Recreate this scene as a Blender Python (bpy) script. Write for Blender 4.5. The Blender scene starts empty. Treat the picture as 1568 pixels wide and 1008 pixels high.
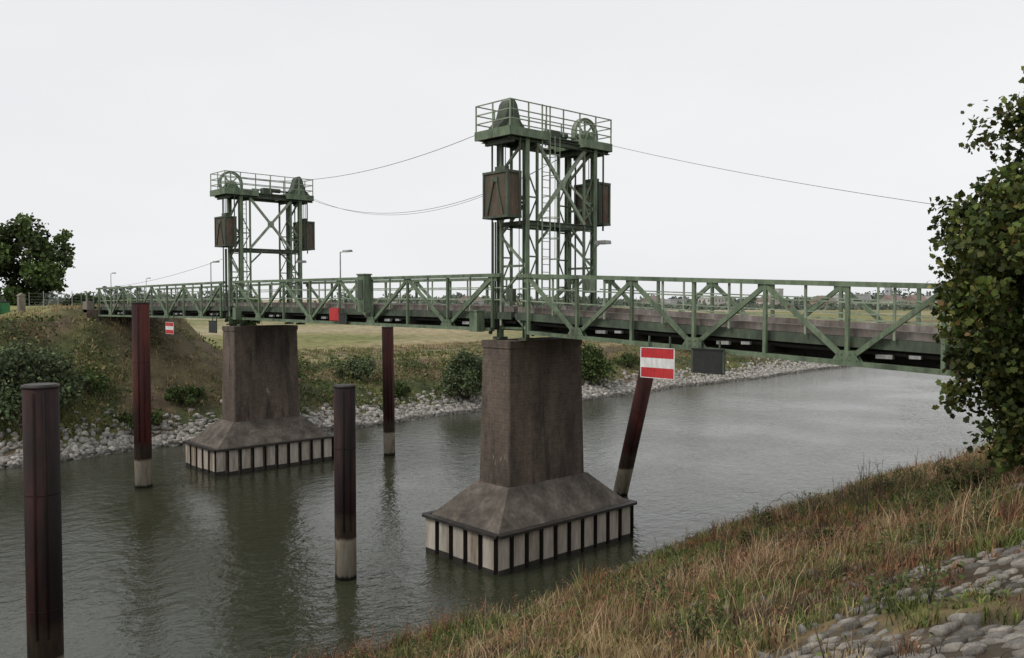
import bpy, bmesh, math, random
import numpy as np
from mathutils import Vector
random.seed(7); rng=np.random.default_rng(11)
scene=bpy.context.scene
scene.view_settings.view_transform='Standard'
scene.view_settings.look='None'
scene.view_settings.exposure=0

# ------------------------------------------------------------ materials
def new_mat(name):
    m=bpy.data.materials.new(name); m.use_nodes=True
    nt=m.node_tree; return m,nt,nt.nodes['Principled BSDF']
def N(nt,t,**k):
    n=nt.nodes.new(t)
    for a,b in k.items(): setattr(n,a,b)
    return n
def ramp(nt,fac,stops):
    r=N(nt,'ShaderNodeValToRGB'); nt.links.new(fac,r.inputs[0])
    e=r.color_ramp.elements
    while len(e)<len(stops): e.new(.5)
    for i,(p,c) in enumerate(stops):
        e[i].position=p; e[i].color=(c[0],c[1],c[2],1)
    return r.outputs[0]
def noise(nt,scale,detail=6,rough=.6,sc=(1,1,1)):
    tc=N(nt,'ShaderNodeTexCoord'); mp=N(nt,'ShaderNodeMapping'); mp.inputs['Scale'].default_value=sc
    nt.links.new(tc.outputs['Object'],mp.inputs[0])
    n=N(nt,'ShaderNodeTexNoise'); n.inputs['Scale'].default_value=scale
    n.inputs['Detail'].default_value=detail; n.inputs['Roughness'].default_value=rough
    nt.links.new(mp.outputs[0],n.inputs['Vector']); return n.outputs[0]
def mix(nt,a,b,f,mode='MIX'):
    m=N(nt,'ShaderNodeMix',data_type='RGBA',blend_type=mode)
    for s,v in ((m.inputs[0],f),(m.inputs[6],a),(m.inputs[7],b)):
        if isinstance(v,(int,float)): s.default_value=v
        elif isinstance(v,tuple): s.default_value=(*v,1)
        else: nt.links.new(v,s)
    return m.outputs[2]
def bump(nt,b,h,st=.4,dist=.02):
    n=N(nt,'ShaderNodeBump'); n.inputs['Strength'].default_value=st; n.inputs['Distance'].default_value=dist
    nt.links.new(h,n.inputs['Height']); nt.links.new(n.outputs[0],b.inputs['Normal'])
def weathered(name,c1,c2,c3,scale=3,rough=.7,sc=(1,1,.35),metal=0,rust=0):
    m,nt,b=new_mat(name)
    n1=noise(nt,scale,8,.65,sc); n2=noise(nt,scale*5,5,.6,sc)
    col=ramp(nt,n1,[(.3,c1),(.52,c2),(.72,c3)])
    f=ramp(nt,n2,[(.3,(.6,.6,.6)),(.7,(1.15,1.15,1.15))])
    col=mix(nt,col,f,.8,'MULTIPLY')
    if rust:
        n3=noise(nt,3.1,9,.75,(1,1,.6)); k=ramp(nt,n3,[(rust,(0,0,0)),(rust+.05,(1,1,1))]); col=mix(nt,col,(.11,.05,.028),k)
    nt.links.new(col,b.inputs['Base Color']); b.inputs['Roughness'].default_value=rough
    b.inputs['Metallic'].default_value=metal
    bump(nt,b,n2,.3,.01); return m
GREEN=weathered('green_paint',(.055,.075,.047),(.15,.205,.125),(.21,.26,.17),1.8,.65,rust=.61)
DGREEN=weathered('dark_green_steel',(.035,.042,.03),(.072,.094,.063),(.11,.145,.095),1.7,.7,rust=.60)
GIRD=weathered('girder_steel',(.011,.011,.010),(.025,.023,.020),(.05,.042,.034),1.2,.8,rust=.58)
PALE=weathered('pale_green_rail',(.16,.19,.135),(.28,.34,.24),(.38,.43,.35),2.2,.6,rust=.66)
GALV=weathered('galvanised_steel',(.22,.22,.21),(.36,.36,.35),(.45,.45,.44),2,.5)
RUSTW=weathered('rusty_counterweight',(.06,.066,.048),(.105,.085,.06),(.18,.12,.085),1.6,.8,rust=.54)
CONC=weathered('weathered_concrete',(.12,.105,.085),(.22,.195,.16),(.30,.27,.22),1.2,.9)
DCON=weathered('deck_kerb',(.08,.06,.05),(.20,.17,.15),(.33,.30,.28),1.3,.9)
CAP=weathered('wet_steel_cap',(.014,.013,.012),(.032,.027,.023),(.06,.05,.04),3,.6)
PILE=weathered('pale_sheet_pile',(.20,.145,.10),(.46,.41,.345),(.56,.52,.46),1.5,.85,(1,1,.15))
RECESS=weathered('shaded_recess',(.012,.010,.008),(.026,.02,.015),(.045,.03,.022),1.6,.9)  # near-black tone paints shade into the sheet-pile recesses
ROADM=weathered('road_asphalt',(.05,.05,.05),(.08,.08,.078),(.13,.125,.12),2,.9,(1,1,1))
REDP=weathered('red_sign_paint',(.42,.02,.02),(.55,.025,.03),(.6,.04,.04),2,.5)
WHITEP=weathered('white_sign_paint',(.68,.68,.66),(.8,.8,.78),(.8,.8,.8),1,.5)
DARKP=weathered('dark_sign_panel',(.01,.01,.01),(.02,.02,.02),(.035,.033,.03),3,.5)
BARK=weathered('bark',(.03,.022,.015),(.07,.055,.04),(.11,.09,.07),6,.9)
CABLE=weathered('cable_steel',(.03,.03,.03),(.05,.05,.05),(.08,.08,.08),4,.6)

def pier_mat():
    m,nt,b=new_mat('pier_masonry')
    tc=N(nt,'ShaderNodeTexCoord'); sp=N(nt,'ShaderNodeSeparateXYZ'); nt.links.new(tc.outputs['Object'],sp.inputs[0])
    ad=N(nt,'ShaderNodeMath'); nt.links.new(sp.outputs[0],ad.inputs[0]); nt.links.new(sp.outputs[1],ad.inputs[1])
    cb=N(nt,'ShaderNodeCombineXYZ'); nt.links.new(ad.outputs[0],cb.inputs[0]); nt.links.new(sp.outputs[2],cb.inputs[1])
    br=N(nt,'ShaderNodeTexBrick'); nt.links.new(cb.outputs[0],br.inputs['Vector'])
    br.inputs['Scale'].default_value=1.0; br.inputs['Brick Width'].default_value=.3; br.inputs['Row Height'].default_value=.13
    br.inputs['Mortar Size'].default_value=.009; br.inputs['Color1'].default_value=(.098,.074,.058,1)
    br.inputs['Color2'].default_value=(.118,.090,.071,1); br.inputs['Mortar'].default_value=(.130,.104,.084,1)
    n1=noise(nt,.8,9,.7,(1,1,.3)); n2=noise(nt,5,7,.7)
    f=ramp(nt,n1,[(.30,(.42,.40,.40)),(.5,(1,1,1)),(.72,(1.8,1.75,1.7))])
    col=mix(nt,br.outputs[0],f,1,'MULTIPLY')
    f2=ramp(nt,n2,[(.3,(.65,.65,.65)),(.7,(1.3,1.3,1.3))]); col=mix(nt,col,f2,.8,'MULTIPLY')
    n3=noise(nt,1.5,7,.65,(1,1,.16)); k=ramp(nt,n3,[(.53,(0,0,0)),(.68,(1,1,1))])
    col=mix(nt,col,(.038,.031,.025),k)
    n4=noise(nt,1.9,6,.6,(1.2,1.2,.5)); k=ramp(nt,n4,[(.69,(0,0,0)),(.72,(1,1,1))])
    col=mix(nt,col,(.26,.24,.20),k)
    nt.links.new(col,b.inputs['Base Color']); b.inputs['Roughness'].default_value=.9
    bump(nt,b,br.outputs['Fac'],.25,-.008); return m
PIER=pier_mat()
FOOT=weathered('footing_stone',(.05,.042,.034),(.125,.105,.086),(.22,.195,.165),1.3,.9,(1,1,1))

def pole_mat(red):
    m,nt,b=new_mat('mooring_pole_steel')
    tc=N(nt,'ShaderNodeTexCoord'); sp=N(nt,'ShaderNodeSeparateXYZ'); nt.links.new(tc.outputs['Object'],sp.inputs[0])
    n1=noise(nt,1.3,8,.65,(1,1,.16)); n2=noise(nt,5,6,.65,(1,1,.15))
    up=ramp(nt,n1,[(.34,(.007,.005,.005)),(.52,(.016+red*.03,.009+red*.003,.009+red*.001)),(.66,(.050+red*.045,.017+red*.003,.013))])
    lo=ramp(nt,n2,[(.3,(.14,.085,.045)),(.48,(.36,.31,.245)),(.7,(.48,.44,.38))])
    md=ramp(nt,n2,[(.3,(.02,.016,.013)),(.7,(.075,.05,.034))])
    dz=N(nt,'ShaderNodeMath',operation='MULTIPLY_ADD'); nt.links.new(n2,dz.inputs[0]); dz.inputs[1].default_value=.35; nt.links.new(sp.outputs[2],dz.inputs[2])
    def st(a,w):
        r=N(nt,'ShaderNodeMapRange'); r.inputs[1].default_value=a; r.inputs[2].default_value=a+w; nt.links.new(dz.outputs[0],r.inputs[0]); return r.outputs[0]
    col=mix(nt,lo,md,st(1.6,.12)); col=mix(nt,col,up,st(2.3,.35))
    col=mix(nt,(.03,.028,.02),col,st(.28,.12))
    nt.links.new(col,b.inputs['Base Color']); b.inputs['Roughness'].default_value=.75; b.inputs['Specular IOR Level'].default_value=.25
    bump(nt,b,n2,.3,.01); return m
POLE=pole_mat(0); POLER=pole_mat(1)

def attr_mat(name,rough=.8,trans=0,detail=0):
    m,nt,b=new_mat(name)
    a=N(nt,'ShaderNodeAttribute'); a.attribute_name='Col'; col=a.outputs['Color']
    if detail:
        n1=noise(nt,detail,10,.7); f=ramp(nt,n1,[(.3,(.45,.45,.42)),(.5,(.95,.95,.95)),(.72,(1.5,1.45,1.35))])
        col=mix(nt,col,f,1,'MULTIPLY')
        n2=noise(nt,detail*9,6,.7); f=ramp(nt,n2,[(.3,(.6,.6,.6)),(.7,(1.35,1.35,1.35))])
        col=mix(nt,col,f,.8,'MULTIPLY'); bump(nt,b,n2,.6,.06)
    nt.links.new(col,b.inputs['Base Color']); b.inputs['Roughness'].default_value=rough
    b.inputs['Specular IOR Level'].default_value=.25
    if trans:
        t=N(nt,'ShaderNodeBsdfTranslucent'); nt.links.new(col,t.inputs[0])
        ms=N(nt,'ShaderNodeMixShader'); ms.inputs[0].default_value=trans
        out=nt.nodes['Material Output']
        nt.links.new(b.outputs[0],ms.inputs[1]); nt.links.new(t.outputs[0],ms.inputs[2]); nt.links.new(ms.outputs[0],out.inputs[0])
    return m
GROUND=attr_mat('ground_soil_grass',.95,0,.7)
LEAF=attr_mat('leaf',.65,.18); BLADE=attr_mat('grass_blade',.85,0); STONE=attr_mat('stone',.9,0,4)

# ------------------------------------------------------------ builder
class B:
    def __init__(s): s.v=[];s.f=[];s.m=[]
    def add(s,vs,fs,mi=0):
        o=len(s.v); s.v+= [tuple(v) for v in vs]
        s.f+=[tuple(i+o for i in f) for f in fs]; s.m+=[mi]*len(fs)
    def beam(s,a,b,w=.1,h=None,mi=0):
        h=h or w; a=Vector(a);b=Vector(b);d=(b-a)
        if d.length<1e-6:return
        d.normalize(); j=1+random.uniform(-.02,.02); w*=j; h*=j
        ref=Vector((0,0,1)) if abs(d.z)<.95 else Vector((1,0,0))
        u=d.cross(ref).normalized(); t=u.cross(d).normalized()
        vs=[p+u*(sx*w/2)+t*(sy*h/2) for p in (a,b) for sx,sy in((-1,-1),(1,-1),(1,1),(-1,1))]
        s.add(vs,[(0,3,2,1),(4,5,6,7),(0,1,5,4),(1,2,6,5),(2,3,7,6),(3,0,4,7)],mi)
    def ibeam(s,a,b,w=.18,mi=0):
        a=Vector(a);b=Vector(b);d=(b-a).normalized()
        ref=Vector((0,0,1)) if abs(d.z)<.95 else Vector((1,0,0))
        u=d.cross(ref).normalized(); t=u.cross(d).normalized()
        s.beam(a+t*w*.45,b+t*w*.45,w,w*.12,mi); s.beam(a-t*w*.45,b-t*w*.45,w*1.003,w*.12,mi); s.beam(a,b,w*.14,w*.8,mi)
    def box(s,c,z,mi=0):
        x,y,q=c;a,b2,h=[k/2 for k in z]
        vs=[(x+i*a,y+j*b2,q+k*h) for k in(-1,1) for i,j in((-1,-1),(1,-1),(1,1),(-1,1))]
        s.add(vs,[(0,3,2,1),(4,5,6,7),(0,1,5,4),(1,2,6,5),(2,3,7,6),(3,0,4,7)],mi)
    def cyl(s,a,b,r,n=12,mi=0,r2=None):
        r2=r if r2 is None else r2
        a=Vector(a);b=Vector(b);d=(b-a).normalized()
        ref=Vector((0,0,1)) if abs(d.z)<.95 else Vector((1,0,0))
        u=d.cross(ref).normalized(); t=u.cross(d).normalized()
        vs=[a+(u*math.cos(k*2*math.pi/n)+t*math.sin(k*2*math.pi/n))*r for k in range(n)]
        vs+=[b+(u*math.cos(k*2*math.pi/n)+t*math.sin(k*2*math.pi/n))*r2 for k in range(n)]
        fs=[(k,(k+1)%n,(k+1)%n+n,k+n) for k in range(n)]+[tuple(range(n))[::-1],tuple(range(n,2*n))]
        s.add(vs,fs,mi)
    def ring(s,c,R,r,n=28,mi=0):
        for k in range(n):
            a0=2*math.pi*k/n;a1=2*math.pi*(k+1)/n
            s.beam((c[0],c[1]+R*math.cos(a0),c[2]+R*math.sin(a0)),(c[0],c[1]+R*math.cos(a1),c[2]+R*math.sin(a1)),r,r*1.0,mi)
    def prism(s,prof,x0,x1,mi=0):
        n=len(prof)
        vs=[(x0,y,z) for y,z in prof]+[(x1,y,z) for y,z in prof]
        s.add(vs,[(k,(k+1)%n,(k+1)%n+n,k+n) for k in range(n)]+[tuple(range(n))[::-1],tuple(range(n,2*n))],mi)
    def build(s,name,mats,parent=None,smooth=False):
        me=bpy.data.meshes.new(name); me.from_pydata(s.v,[],s.f)
        for m in mats: me.materials.append(m)
        me.polygons.foreach_set('material_index',s.m)
        if smooth: me.polygons.foreach_set('use_smooth',[len(f)==4 for f in s.f])
        me.update()
        bm=bmesh.new(); bm.from_mesh(me); bmesh.ops.recalc_face_normals(bm,faces=bm.faces); bm.to_mesh(me); bm.free()
        o=bpy.data.objects.new(name,me); scene.collection.objects.link(o)
        if parent: o.parent=parent
        return o
def empty(name):
    e=bpy.data.objects.new(name,None); scene.collection.objects.link(e); return e
def mesh_np(name,V,idx,starts,mat,col=None,parent=None,smooth=False):
    me=bpy.data.meshes.new(name)
    me.vertices.add(len(V)); me.vertices.foreach_set('co',np.asarray(V,dtype=np.float32).ravel())
    me.loops.add(len(idx)); me.loops.foreach_set('vertex_index',np.asarray(idx,dtype=np.int32))
    me.polygons.add(len(starts)); me.polygons.foreach_set('loop_start',np.asarray(starts,dtype=np.int32))
    me.update(calc_edges=True)
    if smooth: me.polygons.foreach_set('use_smooth',np.ones(len(starts),dtype=bool))
    if col is not None:
        a=me.color_attributes.new('Col','FLOAT_COLOR','POINT')
        c=np.ones((len(V),4),dtype=np.float32); c[:,:3]=col; a.data.foreach_set('color',c.ravel())
    me.materials.append(mat)
    o=bpy.data.objects.new(name,me); scene.collection.objects.link(o)
    if parent:o.parent=parent
    return o
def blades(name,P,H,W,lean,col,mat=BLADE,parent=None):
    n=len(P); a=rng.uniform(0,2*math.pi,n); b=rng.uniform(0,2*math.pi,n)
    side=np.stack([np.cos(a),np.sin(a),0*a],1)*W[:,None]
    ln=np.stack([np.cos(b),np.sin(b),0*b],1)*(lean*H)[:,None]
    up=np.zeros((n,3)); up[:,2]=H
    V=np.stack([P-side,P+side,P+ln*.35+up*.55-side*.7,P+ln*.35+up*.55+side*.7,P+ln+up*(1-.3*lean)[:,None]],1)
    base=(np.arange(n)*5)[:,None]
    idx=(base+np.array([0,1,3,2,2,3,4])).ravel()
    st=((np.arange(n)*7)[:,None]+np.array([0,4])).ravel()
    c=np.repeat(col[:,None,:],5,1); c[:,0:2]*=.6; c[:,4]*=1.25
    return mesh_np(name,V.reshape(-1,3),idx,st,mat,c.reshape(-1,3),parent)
LS=np.array([(0,0),(.34,.22),(.30,.62),(0,1.0),(-.30,.62),(-.34,.22)])
LOAK=np.array([(0,0),(.16,.18),(.36,.30),(.26,.45),(.42,.62),(.2,.80),(0,1.0),(-.2,.80),(-.42,.62),(-.26,.45),(-.36,.30),(-.16,.18)])
def leaves(name,P,S,col,mat=LEAF,parent=None,flat=0.,shape=LS):
    n=len(P)
    u=rng.normal(size=(n,3)); u[:,2]-=.25; u/=np.linalg.norm(u,axis=1)[:,None]
    w=rng.normal(size=(n,3)); w[:,2]+=flat; v=np.cross(w,u); v/=np.linalg.norm(v,axis=1)[:,None]
    nn=np.cross(u,v)
    k=len(shape)
    V=P[:,None,:]+S[:,None,None]*(shape[None,:,1,None]*u[:,None,:]+shape[None,:,0,None]*v[:,None,:]+ (np.abs(shape[None,:,0,None])*.35)*nn[:,None,:])
    idx=np.arange(n*k); st=np.arange(n)*k
    c=np.repeat(col[:,None,:],k,1)
    return mesh_np(name,V.reshape(-1,3),idx,st,mat,c.reshape(-1,3),parent)
_w=[(rng.normal(size=2),rng.uniform(0,6.28)) for _ in range(24)]
def vn(x,y,s,o=0):
    r=0*x
    for k in range(6):
        d,p=_w[(k+o)%24]; r=r+np.sin((x*d[0]+y*d[1])*s*(1+.45*k)+p+1.3*np.sin((x*d[1]-y*d[0])*s*.7+p))/(1+.25*k)
    return r/3.0
def sst(a,b,x):
    t=np.clip((x-a)/(b-a),0,1); return t*t*(3-2*t)

# ------------------------------------------------------------ terrain
def xfar(y): return -58-.0004*np.clip(y-60,0,300)**2+.5*np.sin(y*.21)+.3*np.sin(y*.53)
def xnear(y): return -19.9+.035*np.clip(y-35,0,400)-.05*np.clip(y-20,0,15)+.35*np.sin(y*.35+1)
def HT(x,y):
    tf=xfar(y)-x; tn=x-xnear(y); s=sst(25,37,y)
    hi=np.interp(tf,[-3,0,4,7,14.5,60,150,400],[-1.5,0,1.7,3.3,8.4,8.45,8.2,5])
    lo=np.interp(tf,[-3,0,4,6,13,20,60],[-1.5,0,1.5,2.3,4.0,4.4,4.8])
    far=hi*(1-s)+lo*s
    near=np.interp(tn,[-3,0,19.5,22,60],[-1.5,0,7.8,8.3,8.3])
    h=np.maximum(far,near)
    w=sst(8,3.2,np.abs(y-24.85))
    wf=w*sst(-73.6,-74.6,x)*sst(-135,-105,x); h=h+np.maximum(9.25-h,0)*wf
    wn=w*sst(-3.2,-1.8,x); h=h+np.maximum(8.6-h,0)*wn
    land=np.clip(h,0,.6)/.6
    h=h+land*(.10*vn(x,y,.9)+.05*vn(x,y,2.6,5))*np.where(np.abs(x)>150,2,1)
    return h
def cobz(x,y): return (x>-4.9+.35*np.sin(y*.8)-.05*(y-8))&(x<-1)&(y<18)&(vn(x,y,.9,3)<.45-.05*(y-9))
xs=np.concatenate([-np.geomspace(6000,112,34),np.arange(-110,-50,.7),np.arange(-50,-24,3),np.arange(-24,6,.35),np.geomspace(6.2,1500,24)])
ys=np.concatenate([-np.geomspace(400,6,16),np.arange(-5,70,.5),np.arange(70,160,1.5),np.geomspace(161,6000,46)])
X,Y=np.meshgrid(xs,ys,indexing='ij'); Z=HT(X,Y)
nx,ny=X.shape
ii=(np.arange(nx-1)[:,None]*ny+np.arange(ny-1)[None,:]).ravel()
idx=np.stack([ii,ii+ny,ii+ny+1,ii+1],1).ravel()
def lerp(a,b,t): return a+(b-a)*t[...,None]
def C(*c): return np.array(c)
tf=xfar(Y)-X; tn=X-xnear(Y)
straw=C(.19,.14,.075); rust=C(.10,.062,.042); grn=C(.075,.095,.032); dgrn=C(.055,.07,.028); soil=C(.115,.085,.058); mud=C(.06,.052,.038)
col=lerp(lerp(grn,straw,sst(-.3,.5,vn(X,Y,.35)))*1.0,rust,sst(.1,.8,vn(X,Y,.6,9)))
col=np.where(cobz(X,Y)[...,None],C(.085,.068,.048),col)
farc=lerp(lerp(dgrn,C(.12,.12,.045),sst(-.4,.4,vn(X,Y,.3,3))),soil*1.2,sst(.1,.6,vn(X,Y,.25,7)))
fld=lerp(lerp(C(.135,.155,.05),C(.21,.205,.08),sst(-.5,.5,vn(X,Y,.06,2))),C(.31,.26,.15),sst(.0,.45,vn(X,Y,.035,6)))
fld=lerp(fld,C(.38,.33,.22),sst(60,80,tf)*sst(-.5,.0,np.sin(tf*.035+Y*.006)))
farc=lerp(farc,fld,sst(14,22,tf))
soilm=.65*sst(20,24,Y)*sst(38,32,Y)*sst(3,6,tf)*sst(22,14,tf); farc=lerp(farc,soil,soilm)
sw=tf+1.5*vn(X,Y,.15,4)
for a_,b_,cc in ((7.5,10,C(.17,.115,.065)),(13,15.5,C(.30,.25,.14)),(19,22,C(.17,.12,.07)),(27,29,C(.26,.21,.11))):
    farc=lerp(farc,cc,sst(a_-.8,a_,sw)*sst(b_+.8,b_,sw)*sst(32,38,Y)*.85)
col=np.where((tf>-5)[...,None],farc,col)
col=np.where((Z<.25)[...,None],mud,col)
mesh_np('ground',np.stack([X,Y,Z],2).reshape(-1,3),idx,np.arange(len(ii))*4,GROUND,col.reshape(-1,3),smooth=True)

# ------------------------------------------------------------ water
m,nt,b=new_mat('river_water')
b.inputs['Base Color'].default_value=(.034,.037,.022,1); b.inputs['Roughness'].default_value=.04; b.inputs['IOR'].default_value=1.33
n1=noise(nt,1.5,2,.5,(1,.7,1)); n2=noise(nt,5.5,3,.6,(1,.6,1)); n3=noise(nt,.10,3,.5)
a=N(nt,'ShaderNodeMath',operation='MULTIPLY_ADD'); nt.links.new(n2,a.inputs[0]); a.inputs[1].default_value=.50; nt.links.new(n1,a.inputs[2])
bp=N(nt,'ShaderNodeBump'); bp.inputs['Distance'].default_value=.115
st=N(nt,'ShaderNodeMapRange'); st.inputs[1].default_value=.38; st.inputs[2].default_value=.62; st.inputs[3].default_value=.32; st.inputs[4].default_value=.68
nt.links.new(n3,st.inputs[0]); nt.links.new(st.outputs[0],bp.inputs['Strength'])
nt.links.new(a.outputs[0],bp.inputs['Height']); nt.links.new(bp.outputs[0],b.inputs['Normal'])
mesh_np('water',np.array([(-125,-100,0),(15,-100,0),(15,420,0),(-125,420,0)]),[0,1,2,3],[0],m)

# ------------------------------------------------------------ bridge
def ztop(x): return float(np.interp(x,[-110,-73,-49.5,-25,-8.5,-1],[10.9,10.93,11.12,11.05,10.42,10.15]))
DEP=2.28; YN,YF=22.5,27.2
bridge=empty('lift_bridge')
def nodes(a,b,n): return [a+(b-a)*k/n for k in range(n+1)]
spans=[nodes(-73.2,-50.4,8),nodes(-48.2,-25.4,8),nodes(-23.35,-3.35,8)]
for side,yy in (('near',YN),('far',YF)):
    T=B()
    out=-1 if side=='near' else 1
    for sp in spans:
        p=lambda x,dz,oy=0: (x,yy+oy,ztop(x)+dz)
        T.beam(p(sp[0]-.5,-.06),p(sp[-1]+.5,-.06),.17,.14,0)
        T.beam(p(sp[0],-DEP+.07),p(sp[-1],-DEP+.07),.22,.13,0)
        T.beam(p(sp[0]-.5,-.55,-.05*out),p(sp[-1]+.5,-.55,-.05*out),.045,.045,1)
        T.beam(p(sp[0]-.5,-1.02,-.05*out),p(sp[-1]+.5,-1.02,-.05*out),.045,.045,1)
        for k,x in enumerate(sp):
            T.beam(p(x,-.12),p(x,-DEP+.13),.11,.10,0)
            if k<len(sp)-1:
                x2=sp[k+1]
                if k%2==0: T.beam(p(x,-.15,.012),p(x2,-DEP+.15,.012),.10,.14,0)
                else: T.beam(p(x,-DEP+.15,.012),p(x2,-.15,.012),.10,.14,0)
                xm=(x+x2)/2
                T.beam(p(xm,-.12,-.04*out),p(xm,-1.5,-.04*out),.06,.06,1)
            if k%2==1:
                z=ztop(x)-DEP
                for o in(-.085,.085):
                    T.add([(x-.42,yy+o,z+.1),(x+.42,yy+o,z+.1),(x+.2,yy+o,z+.42),(x-.2,yy+o,z+.42),(x-.42,yy+o*1.15,z+.1),(x+.42,yy+o*1.15,z+.1),(x+.2,yy+o*1.15,z+.42),(x-.2,yy+o*1.15,z+.42)],[(0,1,2,3),(4,7,6,5),(0,4,5,1),(1,5,6,2),(2,6,7,3),(3,7,4,0)],0)
                    for dx,dz in((-.3,.16),(-.1,.16),(.1,.16),(.3,.16),(-.12,.32),(.12,.32)):
                        T.cyl((x+dx,yy+o*1.1,z+dz),(x+dx,yy+o*1.45,z+dz),.022,6,0)
            else:
                z=ztop(x)
                T.box((x,yy,z-.2),(.5,.03,.2),0)
    T.build(side+'_truss',[GREEN,PALE],bridge)
D=B()
for sp in spans:
    xa,xb=sp[0]-.9,sp[-1]+.9
    n=8
    for k in range(n):
        x0=xa+(xb-xa)*k/n; x1=xa+(xb-xa)*(k+1)/n
        z0=ztop(x0)-1.5; z1=ztop(x1)-1.5
        vs=[(x0,YN+.25,z0),(x1,YN+.25,z1),(x1,YF-.25,z1),(x0,YF-.25,z0)]
        vs2=[(v[0],v[1],v[2]-.2) for v in vs]
        D.add(vs+vs2,[(0,1,2,3),(7,6,5,4),(0,4,5,1),(1,5,6,2),(2,6,7,3),(3,7,4,0)],0)
    e=lambda y,dz:((xa,y,ztop(xa)+dz),(xb,y,ztop(xb)+dz))
    for y in (YN+.42,YF-.42): D.beam(*e(y,-1.38),.22,.22,3)
    for y in (YN+.20,YF-.20): D.beam(*e(y,-1.64),.07,.28,4)
    for y in (23.7,24.9,26.0):
        D.beam(*e(y,-1.98),.03,.52,1); D.beam(*e(y,-1.73),.2,.03,1); D.beam(*e(y,-2.24),.2,.03,1)
    for x in sp:
        z=ztop(x)-DEP+.24
        D.beam((x,YN+.1,z),(x,YF-.1,z),.12,.28,1)
    for k in range(0,8):
        z=ztop(sp[k])-DEP+.1
        D.beam((sp[k],YN+.1,z),(sp[k+1],YF-.1,z),.07,.07,1)
        D.beam((sp[k],YF-.1,z-.02),(sp[k+1],YN+.1,z-.02),.07,.07,1)
    D.cyl((xa,YN+.45,ztop(xa)-1.9),(xb,YN+.45,ztop(xb)-1.9),.06,8,1)
    for x in sp[1::2]:
        D.box((x+.9,YN+.3,ztop(x)-2.0),(.45,.14,.11),2); D.box((x+1.7,YN+.3,ztop(x)-1.98),(.3,.12,.09),2)
D.build('deck',[ROADM,GIRD,GALV,DCON,DGREEN],bridge)
G=B()
G.box((-34.2,22.25,10.3),(.55,.4,1.75),0); G.box((-34.2,22.25,11.2),(.63,.48,.06),0); G.box((-34.2,22.03,10.5),(.4,.03,.9),1)
G.box((-25.95,22.15,9.15),(.45,.4,.8),0); G.box((-25.95,22.15,9.58),(.52,.47,.05),0)
G.box((-47.6,22.2,9.2),(.4,.35,.7),0)
G.build('cabinets',[GREEN,DGREEN],bridge)
A=B()
A.box((-74.4,24.85,6.7),(2.0,6.4,5.0),0); A.box((-74.0,21.9,9.4),(1.1,.5,.9),1); A.box((-74.0,27.8,9.4),(1.1,.5,.9),1)
A.box((-78,21.75,8.0),(6,.35,2.5),1); A.box((-78,28,8.0),(6,.35,2.5),1)
A.box((-73.3,24.85,8.3),(.5,5.6,.35),1)
for yy in (YN,YF):
    for k in range(3):
        x=-74.6-k*1.6; A.beam((x,yy,9.2),(x,yy,10.6),.08,.08,2)
    A.beam((-74.2,yy,10.6),(-77.9,yy,10.5),.08,.08,2)
A.build('far_abutment',[PIER,CONC,GREEN],bridge)
A=B(); A.box((-1.4,24.85,6.0),(2.4,6.4,5.1),0); A.build('near_abutment',[PIER],bridge)
R=B(); 
R.add([(-75.3,22.7,9.42),(-140,22.7,8.9),(-140,27,8.9),(-75.3,27,9.42)],[(0,1,2,3)],0); R.build('approach_road',[ROADM])

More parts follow.
